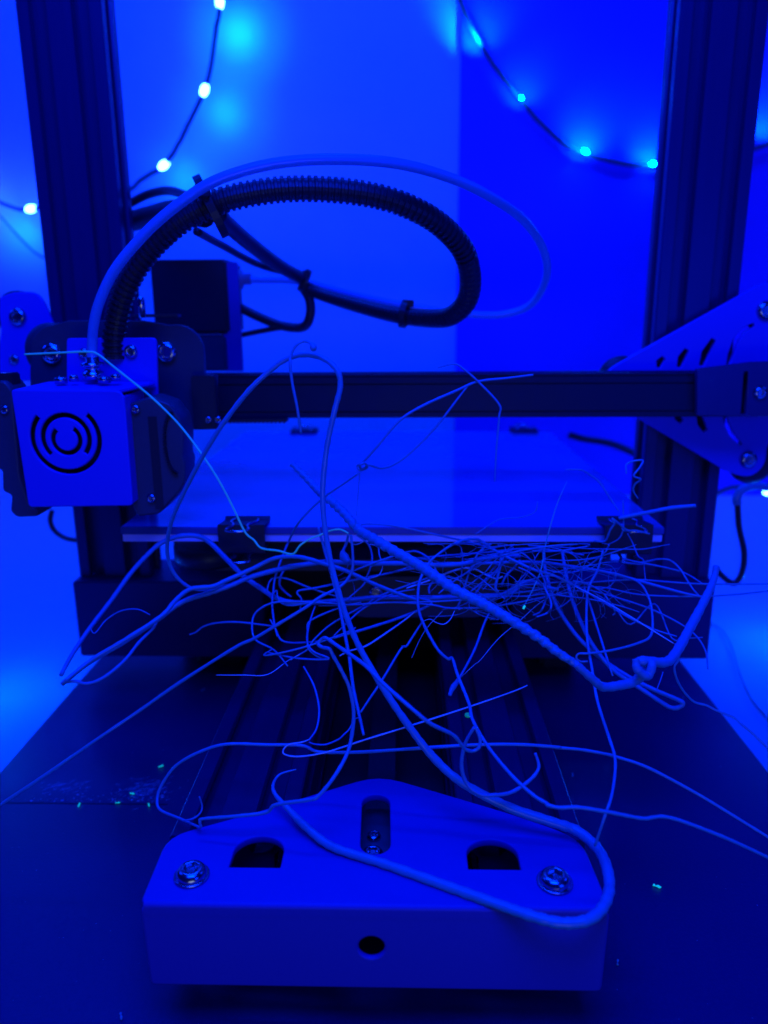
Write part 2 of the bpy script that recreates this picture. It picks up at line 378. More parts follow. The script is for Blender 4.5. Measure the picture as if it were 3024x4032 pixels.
# ---- horizontal gantry beam with plates
zb0, zb1 = 155.6, 176.2
o2 = vslot(20, 20, (), ()) ; 
bm = bmesh.new()
for lo, hi in (((-140, 372, zb0), (205, 391, zb0+2.6)), ((-140, 372.6, zb0+2.8), (205, 390, zb1-4.6)), ((-140, 372, zb1-4.4), (205, 391, zb1-1.2)), ((-140, 373.5, zb1-1.1), (205, 378, zb1)), ((-140, 385, zb1-1.1), (205, 391, zb1))):
    box_bm(lo, hi, 0.3, bm)
GB = link('gantry_beam', from_bm(bm), M_beam, PR)
bm = bmesh.new()
box_bm((-128, 366, zb0-0.9), (-56, 372, zb0+0.2), 0.0, bm)
for k in range(36): box_bm((-128+2*k, 366.2, zb0-1.7), (-127+2*k, 371.8, zb0-0.9), 0.0, bm)
link('toothed_belt', from_bm(bm), M_rub, PR)
DP = 393.2
rp = rounded([p+((r),) for p, r in zip(xz([(2380, 1470), (2440, 1430), (3005, 1112), (3120, 1085), (3190, 1200), (3150, 1640), (3022, 1740), (3018, 1830), (2960, 1882), (2880, 1868), (2500, 1640), (2400, 1560)], 391), (4, 3, 6, 9, 6, 9, 5, 6, 7, 8, 8, 4))])
sl = [stroke(xz(s, 391), w) for s, w in (
    ([(2596, 1448), (2600, 1425), (2616, 1408)], 3.6), ([(2676, 1446), (2686, 1410), (2706, 1376)], 3.8), ([(2764, 1440), (2780, 1390), (2812, 1336)], 4.0),
    ([(2868, 1436), (2880, 1395), (2900, 1340), (2930, 1300), (2972, 1278)], 2.8),
    ([(2668, 1622), (2672, 1645), (2686, 1662)], 3.6), ([(2752, 1620), (2762, 1665), (2780, 1698)], 3.8), ([(2850, 1620), (2862, 1665), (2882, 1710), (2920, 1752)], 2.4))]
DPf = 393
GPt = plate('gantry_plate', rp, sl, 2.8, M_gp, PR, D=391.5, bev=0.35)
for px, py, r in ((3015, 1222, 4.6), (2945, 1808, 4.4)):
    screw(at(px, py, 391.4), r, 'Y', GPt)
    lathe('wheel', [(2, 0), (9, 0), (12, 3), (12, 5.5), (9, 8.5), (2, 8.5)], M_black, GPt, at(px, py, 404), 'Y')
lathe('wheel', [(2, 0), (9, 0), (12, 3), (12, 5.5), (9, 8.5), (2, 8.5)], M_black, GPt, at(2436, 1492, 404), 'Y')
ep = plate('belt_tensioner', rounded(xz([(2742, 1452), (2742, 1636), (3120, 1640), (3120, 1420), (2960, 1425)], 367), 1), [xz([(2926, 1462), (2942, 1462), (2936, 1630), (2914, 1630)], 367)], 3.4, M_alu, PR, D=366)
screw(at(2992, 1545, 365.8), 3.2, 'Y', ep); 
# left gantry plate
lp = plate('gantry_plate', rounded([p+(4,) for p in xz([(-20, 1180), (40, 1150), (135, 1148), (168, 1185), (215, 1300), (215, 1500), (-40, 1500), (5, 1300)], 391)]), [], 2.8, M_gp, PR, D=391.5, bev=0.35)
for px, py, r in ((72, 1248, 4.4), (56, 1416, 2.6)): screw(at(px, py, 391.4), r, 'Y', lp)
lathe('wheel', [(2, 0), (9, 0), (12, 3), (12, 5.5), (9, 8.5), (2, 8.5)], M_black, lp, at(95, 1240, 404), 'Y')
# ---- print head
DH = 345
def lobe(cx, cy, r, a0, a1, n=9): return [(cx+r*math.cos(math.radians(a0+(a1-a0)*k/n)), cy-r*math.sin(math.radians(a0+(a1-a0)*k/n))) for k in range(n+1)]
ol = lobe(212, 1372, 92, 200, 95)+[(270, 1262), (500, 1262), (560, 1262)]+lobe(690, 1390, 112, 100, 0)+[(806, 1470), (852, 1478), (852, 1690), (800, 1692), (700, 1692), (640, 1700), (300, 1700), (120, 1600), (118, 1450)]
CA = plate('print_head', xz(ol, DH), [], 3, M_plate2, PR, D=DH, bev=0.35)
for px, py in ((205, 1392), (657, 1386)):
    screw(at(px, py, DH-0.5), 4.6, 'Y', CA, M_nickel)
lathe('wheel', [(2, 0), (11, 0), (12.6, 2), (12.0, 3.6), (12.6, 5.4), (12.6, 6.5), (11, 8.5), (2, 8.5)], M_plate2, CA, at(700, 1388, 358), 'Y', 40)
lathe('wheel', [(2, 0), (11, 0), (12.6, 2), (12.0, 3.6), (12.6, 5.4), (12.6, 6.5), (11, 8.5), (2, 8.5)], M_plate2, CA, at(230, 1380, 358), 'Y', 40)
box('belt_clamp', at(764, 1690, 338)[:], at(842, 1480, 338)+Vector((0, 6, 0)), M_black, CA, bev=0.5)
for px in (820, 858): screw(at(px, 1652, 337), 1.5, 'Y', CA)
# mounting plate
mp_ = plate('mounting_plate', rounded([p+(1.5,) for p in xz([(262, 1332), (606, 1330), (615, 1345), (622, 1580), (490, 1640), (262, 1600)], 326)]), [], 2, M_head, CA, D=326, bev=0.3)
for px, py, r in ((516, 1384, 2.8), (330, 1392, 2.2)): screw(at(px, py, 325.8), r, 'Y', mp_)
# fan cover: front plate with the round vents, side and top returns
DC = 300
cov_px = [(42, 1534), (478, 1536), (492, 1590), (524, 1992), (112, 1998)]
cz = xz([(258, 1728)], DC)[0]
pm = 1/ (3028/ (DC*0.985))   # mm per pixel, about
vents = [arc_slot(cz[0], cz[1], 13.4, 1.9, 139, 405, 40), arc_slot(cz[0]+0.1, cz[1]+0.1, 9.3, 1.9, -40, 223, 30), arc_slot(cz[0]+0.2, cz[1]-0.4, 5.4, 1.8, 133, 413, 26)]
fc = plate('fan_cover', rounded([p+(r,) for p, r in zip(xz(cov_px, DC), (1.5, 4, 4, 2, 2))]), vents, 1.6, M_head, CA, D=DC, bev=0.5)
a = [at(x, y, DC) for x, y in cov_px]
def quad_solid(name, f4, b4, m, parent):
    bm = bmesh.new(); F = [bm.verts.new(p) for p in f4]; B = [bm.verts.new(p) for p in b4]
    bm.faces.new(F); bm.faces.new(B[::-1])
    for k in range(len(f4)): bm.faces.new((F[k], B[k], B[(k+1) % len(f4)], F[(k+1) % len(f4)]))
    bmesh.ops.recalc_face_normals(bm, faces=bm.faces[:]); bmesh.ops.bevel(bm, geom=bm.edges[:], offset=0.5, segments=2, affect='EDGES')
    return link(name, from_bm(bm), m, parent)
i1 = Vector((0.8, 0, -0.6)); off = Vector((0, 24, 0))
quad_solid('cover_top', [a[0]+Vector((0.5, 0.6, 0)), a[1]+Vector((-0.6, 0.6, 0)), a[1]+Vector((-0.6, 0.6, -1.4)), a[0]+Vector((0.5, 0.6, -1.4))], [p+Vector((dx, 24.8, 1.0)) for p, dx in ((a[0]+Vector((4, 0, 0)), 0), (a[1]+Vector((6, 0, 0)), 0), (a[1]+Vector((6, 0, -1.4)), 0), (a[0]+Vector((4, 0, -1.4)), 0))], M_head, fc)
quad_solid('cover_side', [a[2]+Vector((-1.6, 0.8, 3)), a[2]+Vector((-0.2, 0.8, 3)), a[3]+Vector((-0.2, 0.8, 0.6)), a[3]+Vector((-1.6, 0.8, 0.6))], [p+Vector((0, 24, 0)) for p in (a[2]+Vector((-1.6, 0, 3)), a[2]+Vector((-0.2, 0, 3)), a[3]+Vector((-0.2, 0, 0.6)), a[3]+Vector((-1.6, 0, 0.6)))], M_head, fc)
quad_solid('cover_side', [a[0]+Vector((0.2, 0.8, -1.6)), a[0]+Vector((1.6, 0.8, -1.6)), a[4]+Vector((1.6, 0.8, 0.6)), a[4]+Vector((0.2, 0.8, 0.6))], [p+Vector((0, 24, 0)) for p in (a[0]+Vector((0.2, 0, -1.6)), a[0]+Vector((1.6, 0, -1.6)), a[4]+Vector((1.6, 0, 0.6)), a[4]+Vector((0.2, 0, 0.6)))], M_head, fc)
box('cooling_fan', (a[0].x+3, 305, a[4].z+2), (a[1].x-1, 322, a[0].z-3), M_slot, CA, bev=1)
# blower on the right with its toothed grille
bl = plate('blower', rounded([p+(1.6,) for p in xz([(498, 1592), (590, 1562), (668, 1588), (712, 1650), (724, 1720), (720, 1800), (730, 1820), (728, 1900), (705, 1940), (625, 2025), (540, 2034), (520, 1990)], 307)]), [], 16, M_plate2, CA, D=307, bev=0.8)
for px, py in ((534, 1612), (597, 1962)): screw(at(px, py, 306.6), 1.9, 'Y', bl)
gc = at(690, 1745, 306.5)
bm = bmesh.new()
for k in range(26):
    an = math.radians(95+170*k/25); c = Vector((gc.x+4.2*math.cos(an)*1.0, 306.1, gc.z+12.5*math.sin(an)))
    box_bm(c-Vector((0.55, 0.5, 0.42)), c+Vector((0.55, 0.5, 0.42)), 0, bm)
tag(link('grille', from_bm(bm), M_rub, bl))
box('blower_seam', at(612, 2005, 306.8), at(616, 1640, 306.8)+Vector((0, 1, 0)), M_black, bl, bev=0)
# shapes on the left of the cover
plate('blower', rounded([p+(1.5,) for p in xz([(-80, 1500), (20, 1500), (48, 1540), (78, 1880), (120, 1995), (155, 2010), (150, 2034), (66, 2038), (40, 2015), (46, 1950), (10, 1935), (8, 1850), (-80, 1830)], 309)]), [], 14, M_plate2, CA, D=309, bev=0.8)
box('sensor_bracket', at(-20, 1535, 312), at(42, 1470, 312)+Vector((0, 8, 0)), M_black, CA, bev=0.6)
screw(at(18, 1612, 308.6), 1.9, 'Y', CA)
# fittings on top of the head
fp = at(368, 1478, 318)
lathe('tube_fitting', [(4.2, 0), (4.2, 3), (3.2, 3.2), (3.2, 5), (4.6, 5.2), (4.6, 6.6), (2.8, 7), (2.8, 9)], M_nickel, CA, (fp.x, 318, fp.z-1.5), 'Z', 24)
for px, py, r in ((240, 1498, 2.6), (290, 1490, 1.8), (410, 1496, 2.6), (455, 1486, 2.0)):
    q = at(px, py, 313); lathe('cap_screw', [(r, 0), (r, 2.2), (r*0.85, 2.5), (r*0.5, 2.5), (r*0.45, 1.2)], M_steel, CA, (q.x, 313, q.z-1.2), 'Z', 20)
# tubes and sleeves
K = 3024/1659
def d(pts): return [at(x*K, y*K, D) for x, y, D in pts]
tube = d([(200, 795, 318), (199, 750, 317), (203, 700, 314), (216, 650, 311), (245, 588, 308), (290, 530, 306), (350, 470, 304), (430, 410, 302), (500, 377, 302), (600, 352, 304), (720, 344, 308), (850, 352, 315), (960, 380, 328), (1050, 420, 345), (1130, 475, 370), (1174, 540, 395), (1180, 600, 420), (1150, 655, 435), (1100, 677, 440), (1030, 680, 440), (900, 664, 440), (780, 640, 440), (650, 608, 442), (560, 604, 443), (520, 604, 443)])
link('feed_tube', sweep(tube, 2.0, 14, 10), M_ptfe, PR, True)
slv = d([(250, 775, 328), (247, 740, 328), (252, 690, 328), (275, 612, 326), (322, 540, 324), (380, 485, 322), (440, 450, 322), (500, 427, 322), (600, 410, 324), (700, 409, 328), (800, 421, 332), (880, 445, 336), (950, 485, 342), (1000, 540, 350), (1016, 600, 358), (1008, 650, 366), (975, 682, 374), (930, 688, 384), (860, 681, 396), (780, 662, 410), (700, 638, 425), (655, 618, 430)])
slv = resample(slv, 0.55)
tot = len(slv)
def rr_(t, s):
    base = 5.0 if t < 0.66 else 5.0-1.6*min(1, (t-0.66)/0.3)
    if t < 0.60: return base*(1.0 if (s % 2.6) < 1.35 else 0.83)
    return base*(0.98 if (s % 2.6) < 1.35 else 0.95)
link('corrugated_sleeve', sweep(slv, rr_, 18, 1), M_rub, PR, False)
for pts, r in (([(470, 462, 330), (520, 510, 360), (600, 572, 400), (655, 602, 428)], 3.4), ([(425, 500, 335), (480, 530, 370), (560, 572, 410), (650, 596, 430)], 1.7),
               ([(650, 616, 430), (668, 645, 430), (670, 680, 430), (655, 706, 432), (610, 704, 434), (560, 685, 438), (510, 660, 442)], 2.6),
               ([(655, 706, 432), (600, 709, 434), (520, 724, 440)], 1.5), ([(270, 445, 440), (320, 420, 430), (365, 412, 410), (405, 425, 380), (440, 450, 345)], 2.2),
               ([(270, 482, 440), (330, 466, 425), (380, 455, 400), (440, 465, 350)], 5.2)):
    link('cable', sweep(d(pts), r, 12, 8), M_rub, PR, True)
def tie(c, ax, rx, rz, w=2.6, th=0.9):
    """zip tie ring round an axis direction"""
    ax = Vector(ax).normalized(); q = ax.to_track_quat('Z', 'Y'); vs = []; fs = []; n = 26
    for k in range(n):
        an = 2*math.pi*k/n
        for (e, h) in ((0, -w/2), (th, -w/2), (th, w/2), (0, w/2)):
            vs.append((Vector(c)+q @ Vector(((rx+e)*math.cos(an), (rz+e)*math.sin(an), h)))*MM)
    for k in range(n):
        for j in range(4): fs.append((4*k+j, 4*k+(j+1) % 4, 4*((k+1) % n)+(j+1) % 4, 4*((k+1) % n)+j))
    me = bpy.data.meshes.new('tie'); me.from_pydata(vs, [], fs); me.update(); return link('zip_tie', me, M_black, PR)
tie(d([(456, 446, 320)])[0], (0.9, 0.15, 0.42), 6.5, 11.5, 3.2)
box('zip_tie_head', d([(430, 418, 312)])[0]-Vector((1.5, 2, 1.5)), d([(446, 402, 312)])[0]+Vector((1, 2, 0.5)), M_black, PR, bev=0.5)
tie(d([(658, 606, 430)])[0], (0.8, 0.2, -0.4), 5.4, 5.4, 3); tie(d([(873, 678, 394)])[0], (0.95, -0.2, -0.15), 5.6, 6.0, 3)
box('zip_tie_head', d([(860, 704, 392)])[0]-Vector((0, 2, 0)), d([(878, 690, 392)])[0]+Vector((1, 2, 0)), M_black, PR, bev=0.4)
box('zip_tie_head', d([(872, 664, 392)])[0]-Vector((0, 2, 0)), d([(892, 648, 392)])[0]+Vector((0.5, 2, 0)), M_black, PR, bev=0.4)
box('zip_tie_head', d([(655, 600, 426)])[0]-Vector((0, 2, 0)), d([(668, 584, 426)])[0]+Vector((0.5, 2, 0)), M_black, PR, bev=0.4)
# extruder behind the left upright
ex = box('extruder_motor', at(610, 1316, 432), at(888, 1020, 432)+Vector((0, 40, 0)), M_black, PR, bev=1.5)
box('motor_bracket', at(884, 1462, 434), at(934, 1032, 434)+Vector((0, 3, 0)), M_plate, ex, bev=0.5)
box('lower_motor', at(700, 1462, 430), at(884, 1322, 430)+Vector((0, 36, 0)), M_plate2, ex, bev=1.0)
q = at(886, 1100, 443); fo = lathe('tube_fitting', [(5.4, 0), (5.4, 5), (4.0, 5.4), (4.0, 7), (5.2, 7.2), (5.2, 10), (3.0, 11), (3.0, 15)], mat('worn_brass_fitting', (0.35, 0.27, 0.3), 0.45, metal=0.3), ex, (q.x-0.5, 443, q.z), 'X', 20)
tb = box('head_top_strip', at(520, 1250, 352), at(700, 1236, 352)+Vector((0, 6, 0)), M_plate2, CA, bev=0.3)
q = at(557, 1205, 350); lathe('idler_screw', [(1.6, 0), (1.6, 8), (1.2, 9)], M_nickel, CA, (q.x, 350, q.z-5), 'Z', 16)
# loose wires at the sides and behind
def CC(pts): return [(1900+x/1.476, 1700+y/1.476) for x, y in pts]
link('cable', sweep([at(x, y, 430) for x, y in CC([(1482, 400), (1490, 550), (1520, 700), (1508, 820), (1462, 880), (1400, 845), (1360, 800)])], 1.7, 10, 8), M_rub, PR, True)
link('cable', sweep([at(x, y, 430) for x, y in [(2903, 1985), (2902, 1958), (2925, 1926), (2985, 1914), (3060, 1925)]], 2.4, 10, 8), M_ptfe, PR, True)
link('cable', sweep([at(x, y, 435) for x, y in [(205, 2010), (198, 2050), (215, 2090), (260, 2120), (320, 2130)]], 1.5, 10, 8), M_rub, PR, True)
link('cable', sweep([at(x, y, D) for x, y, D in [(2240, 1712, 600), (2300, 1728, 600), (2400, 1745, 590), (2500, 1785, 570), (2560, 1820, 560)]], [2.6][0], 10, 8), M_rub, PR, True)

# ------------------------------------------------------------------ strings of fairy lights on the wall
bme = bpy.data.meshes.new('bulb'); b_ = bmesh.new(); bmesh.ops.create_icosphere(b_, subdivisions=2, radius=3.0)
for v in b_.verts: v.co.z *= 1.7
for v in b_.verts: v.co *= MM
b_.to_mesh(b_ and bme); b_.free(); bme.materials.append(M_bulb)
for p in bme.polygons: p.use_smooth = True
bme2 = bme.copy(); bme2.transform(Matrix.Scale(0.42, 4)); bme2.materials[0] = M_bulb2
def fairy(label, wire, bulbs, group='strings of fairy lights', bulb=None, wr=1.7):
    t = thing('fairy_lights', label, 'string lights', group)
    wp = [at(x, y, D) for x, y, D in wire]
    link('wire', sweep(wp, wr, 8, 10, jitter=0.1), M_wire, t, True)
    for x, y, D, ang in bulbs:
        o = link('bulb', bulb or bme, None, t, loc=at(x, y, D)); o.rotation_euler = (0, math.radians(ang), 0)
    return t
LS = fairy('string of lit fairy lights hanging beside the left upright', [(862, -160, 632), (868, 0, 632), (850, 120, 632), (832, 250, 632), (805, 355, 632), (760, 450, 634), (700, 570, 637), (645, 650, 640), (560, 705, 645), (500, 750, 652), (320, 800, 662), (130, 822, 670), (60, 820, 672), (-60, 770, 676)],
      [(865, 8, 632, 0), (805, 355, 632, 25), (645, 650, 640, 55), (122, 822, 670, 80), (-90, 800, 676, 70)])
for x, y, D, pw in ((865, 8, 632, 0.75), (805, 355, 632, 0.42), (645, 650, 640, 0.26), (-40, 880, 640, 0.3)):     # each diode shines at the wall through its lens
  for ss, pf_ in ((24, 0.42), (46, 0.45), (86, 0.35)):
    l = bpy.data.lights.new('diode_light', 'SPOT'); l.energy = pw*pf_; l.color = (0.0, 0.15, 1.0); l.spot_size = math.radians(ss); l.spot_blend = 1.0; l.shadow_soft_size = 0.003
    o = bpy.data.objects.new('diode_light', l); COL.objects.link(o); o.location = (at(x, y, D)+Vector((0, 6, 0)))*MM; o.rotation_euler = (math.pi/2, 0, 0); o.parent = LS
RS = fairy('string of lit fairy lights sagging towards the right upright', [(1760, -140, 672), (1812, 0, 676), (1850, 95, 679), (1940, 250, 682), (2050, 390, 684), (2120, 475, 685), (2220, 565, 686), (2305, 606, 686), (2400, 632, 686), (2480, 648, 686), (2566, 652, 686), (2760, 640, 686), (3000, 575, 686), (3200, 480, 686)],
      [(2052, 388, 683.5, -35), (2306, 597, 684.5, -60), (2572, 645, 684.5, 80)], bulb=bme2)
for x, y, pw in ((1872, 160, 0.30), (2052, 385, 0.12), (2306, 592, 0.26), (2572, 640, 0.22), (3036, 515, 0.2)):
    l = bpy.data.lights.new('diode_light', 'SPOT'); l.energy = pw; l.color = (0.0, 0.22, 1.0); l.spot_size = math.radians(120); l.spot_blend = 1.0; l.shadow_soft_size = 0.003
    o = bpy.data.objects.new('diode_light', l); COL.objects.link(o); o.location = (at(x, y, 672))*MM; o.rotation_euler = Vector((0.15, 0.75, 0.65)).to_track_quat('-Z', 'Y').to_euler(); o.parent = RS
fairy('thin unlit wire hanging at the left photo edge', [(-60, 780, 660), (0, 850, 660), (80, 940, 660), (160, 1008, 660), (300, 1060, 660)], [], wr=1.0)
fairy('fairy light wire with a lit bulb at the right edge beside the cable loop', [(2790, 2000, 560), (2815, 1950, 565), (2880, 1920, 570), (2960, 1916, 575), (3030, 1935, 580), (3150, 2000, 585)], [(3030, 1935, 580, 80)])
w5 = [on(x, y, -16) for x, y in CC([(1300, 1100), (1390, 1155), (1450, 1260), (1490, 1400), (1560, 1550), (1659, 1670), (1800, 1840)])]
t = tag(link('cord', sweep(w5, 0.5, 6, 8), M_wire, None, True), 'thin dark wire lying on the bright desk right of the board', 'wire')
for s, lab in (((-40, 2700), 'lit fairy bulb on the desk beyond the left photo edge'), ((3110, 2500), 'lit fairy bulb on the desk beyond the right photo edge')):
    p = on(s[0], s[1], -10)
    o = thing('fairy_lights', lab, 'string lights', 'strings of fairy lights'); link('bulb', bme2, None, o, loc=p+Vector((0, 0, 26)))
    sx = -1 if s[0] < 0 else 1; link('wire', sweep([p+Vector((0, 0, 28.6)), p+Vector((sx*6, 0, 36)), p+Vector((sx*30, 4, 20)), p+Vector((sx*60, 10, -6))], 0.8, 6, 8), M_wire, o, True)

# ------------------------------------------------------------------ filament strands
CR = {'A': (200, 1900, 1.3825), 'B': (1000, 1900, 1.3825), 'C': (1900, 1700, 1.476), 'D': (0, 2500, 1.3825), 'E': (1000, 2400, 1.3825), 'F': (2000, 2500, 1.62),
      'G': (0, 1000, 1.659), 'K': (1000, 2000, 2.37), 'L': (1600, 2000, 2.37), 'M': (2200, 1750, 2.37), 'N': (1000, 1300, 1.508), 'W': (0, 0, 1/K)}
def px(spec):
    """'A 10,20 30,40 / K 5,6' -> photograph pixels"""
    o = []
    for part in spec.split('/'):
        w = part.split(); c = CR[w[0]]
        for t in w[1:]:
            v = [float(q) for q in t.split(',')]
            o.append((c[0]+v[0]/c[2], c[1]+v[1]/c[2])+tuple(v[2:]))
    return o
def Dy(y):
    if y < 2150: return 296-(2150-y)*0.01
    return max(204, 296-(y-2150)*0.09)
GRP = 'loose filament strands in the tangle'
def strand(label, spec, r, m=None, off=0.0, taper=0.25, seg=8, sub=6, group=GRP, prof=None, blob=None, name='filament_strand', cat='filament'):
    pts = []; f = None
    for p in px(spec):
        if len(p) > 2 and p[2] < 10: q = on(p[0], p[1], BT+p[2])
        else: q = at(p[0], p[1], p[2] if len(p) > 2 else Dy(p[1])+off)
        if q.z < 1: q = on(p[0], p[1], 1)
        if q.z < BT+1 and -78 < q.x < 60 and 186 < q.y < 245: q = on(p[0], p[1], BT+1)
        pts.append(q)
    n = len(pts)
    # small natural depth wander
    ph = random.random()*6.28; am = 2.5
    pts = [q+(q-Vector((0, 0, CAMZ)))*(math.sin(ph+i*0.9)*am/400 if q.z > 55 else 0) if prof is None else q for i, q in enumerate(pts)]
    def rad(t, s):
        k = 1-taper*abs(2*t-1)**3
        k *= 1+0.06*math.sin(s*1.7+ph)+0.04*math.sin(s*4.1)
        if blob and t > 1-blob[0]: k *= 1+blob[1]*math.sin((t-1+blob[0])/blob[0]*math.pi*0.85)
        return (r(t) if callable(r) else r)*k*1.15
    o = link(name, sweep(pts, rad, seg, sub, prof=prof), m or M_fil, None, True)
    o['label'] = label; o['category'] = cat; o['group'] = group
    return o
# the thick strands
strand('thick pale filament looping over the front bracket and arching up in front of the beam',
  'W 640,1662,9 606,1672,8 591,1692,7 594,1715,6 625,1750,4 665,1790,3 720,1830,1.6 830,1866,1.2 960,1912,1.2 1080,1955,1.2 1160,1982,1.4 1220,1994,1.4 1275,1985,1.8 1308,1950,2.2 1316,1900,2.6 1296,1840,3 1250,1797,4 1200,1778,6 1100,1744,9.5 1000,1692,213 940,1640,218 890,1578,222 830,1490,228 770,1385,235 732,1280,240 708,1180,244 697,1080,246 704,980,247 722,890,247 735,835,248 728,800,248 700,775,249 660,766,250 625,773,251 590,795,252 530,852,254 460,948,258 400,1058,264 368,1135,268 362,1200,272 385,1250,274 430,1274,276 500,1262,278', lambda t: (0.2+0.8*min(1, t/0.06))*(1.42-0.62*max(0, min(1, (t-0.34)/0.2))), M_fil, taper=0.35, seg=14, sub=8)
tw = lambda a, s: 0.78+0.22*abs(math.cos(a+s*0.95))
strand('thick twisted pair of filament strands running diagonally across the tangle',
  'N 225,795,300 300,868,296 385,958,290 440,1000,284 530,1082,276 / B 570,258,268 640,300,262 760,372,254 900,452,246 1000,520,240 1100,588,234 1250,662,228 1400,750,222 1550,845,218 1659,928,215 / C 545,1352,214 600,1400,214', 1.65, M_fil, taper=0.4, seg=16, sub=26, prof=tw)
strand('thick kinked melted filament bending upward at the right end of the twisted pair',
  'C 540,1350,214 640,1438,215 700,1482,216 800,1474,218 880,1452,220 930,1400,221 905,1345,222 945,1332,223 1060,1340,226 1120,1290,230 1200,1150,238 1290,980,246 1340,870,252 1360,780,256', 1.35, M_fil2, taper=0.3, seg=12, sub=10)
strand('melted filament kink folded against the thick bent strand', 'C 890,1320,219 900,1380,219 960,1420,220 985,1350,221 960,1330,222', 1.2, M_fil2, seg=12, sub=8)
strand('thick strand rising from the left and arching over the bed front edge to the right',
  'A 55,1050 120,930 215,790 330,640 430,500 520,400 600,330 700,292 800,292 870,330 960,420 1050,510 1150,580 1230,630 1350,655 / B 500,640 700,625 900,630 1100,622 1280,615 1400,600 1460,550 1520,540 1600,572 1659,582', 0.9, M_fil2, off=6)
strand('lower thick strand of the left bundle sweeping under the bed', 'A 60,1100 200,985 380,880 560,762 680,672 760,632 860,602 980,560 1100,510 1300,460 1500,430 / B 400,430 600,440 800,440 1000,450 1150,440 1300,402 1450,400', 0.9, M_fil2, off=-4)
strand('upper thick strand of the left bundle arching towards the centre', 'A 70,1085 230,960 400,858 600,728 680,640 760,580 880,565 950,535 1100,468 1220,412 1350,405 1480,440 / B 500,480 650,550 800,610 890,640', 0.75, M_fil, off=-10)
strand('thin looped end at the left tip of the bundle', 'A 60,1090 130,1082 200,1094 290,1060 400,970 480,870 560,790 580,740', 0.55, M_fil2, off=-6)
strand('crumpled short end beside the left upright base', 'A 215,790 240,820 300,750 380,700 470,690 540,720', 0.25, M_fil2)
strand('thin green glowing strand falling from the print head to the bed edge',
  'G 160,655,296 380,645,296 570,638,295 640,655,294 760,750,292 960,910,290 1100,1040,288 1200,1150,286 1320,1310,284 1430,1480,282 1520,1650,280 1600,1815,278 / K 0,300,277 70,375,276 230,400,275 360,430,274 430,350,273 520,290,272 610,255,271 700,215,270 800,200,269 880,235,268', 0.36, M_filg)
strand('curled strand with a knob end above the thick arch', 'N 280,612,246 255,450,246 230,330,247 215,210,247 220,150,247 250,90,246 300,65,246 345,85,246 355,118,246', 0.42, M_fil, taper=0.1, blob=(0.08, 1.6))
strand('straight strand beside the thick arch ending in a point', 'K 600,180 680,470 740,680 790,880 830,1080 880,1340 / E 520,260 540,420 570,560 597,682', 0.55, M_fil, off=-8)
strand('fish hook shaped strand with a fat teardrop end', 'K 880,250 862,330 842,375 830,430 860,480 892,505', 0.5, M_fil, blob=(0.5, 2.2), off=-12)
strand('long straight strand running from the tangle to the lower left photo edge', 'K 905,250,270 920,400,268 920,560,266 870,670,264 780,750,262 620,830,260 480,930,258 200,1100,256 0,1220,255 / A 1000,900,254 700,1090,252 480,1244,250 / D 540,560,246 250,760,243 0,925,240 -80,985,238', 0.55, M_fil)
strand('knotted strand hanging across the horizontal beam', 'N 1659,265,270 1500,285,270 1330,305,270 1200,360,270 1000,450,270 860,540,270 740,680,270 650,780,270 615,805,270 630,830,269 670,815,268 660,790,268 630,800,268 640,825,269 680,800,270 760,818,272 860,780,274 980,680,276 1100,550,278 1200,420,280 1270,330,280', 0.42, M_fil2)
strand('bent strand with a sharp corner below the beam', 'N 1090,225,272 1190,200,272 1250,235,272 1330,305,271 1455,440,270 1456,515,270 1440,700,270 1430,900,272', 0.36, M_fil2, taper=0.6)
strand('faint strand descending from the knot into the tangle', 'N 620,850,270 520,920,272 430,980,274 340,1060,276 260,1150,280 / K 330,300 270,440 200,640 180,780 170,900 190,1080 220,1200', 0.4, M_fil2)
strand('thin strand hanging straight from the knot', 'N 630,840,269 620,950,269 612,1060,268 600,1160,268', 0.16, M_fil2)
strand('low arched strand skimming the glass edge', 'N 600,1180 640,1156 700,1150 850,1165 1060,1210 / L 440,285 560,310 700,350 830,400 890,430', 0.36, M_fil2)
strand('ridge shaped strand right of centre descending to the right', 'L 300,430 400,360 520,305 640,290 700,312 800,380 890,432 1000,490 1200,580 1350,620 1500,690 1600,740 1659,790', 0.5, M_fil, off=-6)
strand('curved strand with a small kink dropping to the right photo edge', 'L 520,305 400,360 300,430 220,500 160,600 120,700 107,850 120,970 160,1080 220,1200 300,1330 / E 1055,268 1080,268 1110,360 1170,510 1190,600 1270,740 1400,900 1520,1010 1600,1060 / F 250,1085 330,1102 450,1100 640,1130 850,1170 930,1163 1000,1160 1130,1195 1400,1300 1659,1420 1740,1460', 0.5, M_fil, off=-12, sub=8)
strand('thin strand crossing from the kinked curve down left', 'L 150,1060 60,1200 0,1290 / E 800,215 700,380 620,500 580,560', 0.36, M_fil, off=-8)
strand('wavy hair thin strand below the centre of the tangle', 'L 150,1060 220,1038 280,1070 350,1085 410,1040 450,960', 0.16, M_filb, off=-8)
strand('dim strand ending in a flattened paddle tip', 'L 780,970 730,1070 / E 1200,220 1120,370 1080,430 1065,470', 0.4, M_fil2, blob=(0.22, 1.6))
strand('hair thin strand slanting across the dark centre gap', 'L 1659,700 1300,850 1060,1050 860,1220 690,1420 / E 1200,300 1120,375', 0.11, M_filb)
strand('straight pale strand slanting over the right rail', 'E 1488,413 1400,450 1170,530 860,630 600,710 400,775 250,800 170,790 160,765 190,735 260,722 300,708', 0.26, M_filb, off=-4)
strand('curved dim strand standing over the left rail', 'E 300,710 340,650 355,560 345,480 320,400 270,310', 0.34, M_fil2)
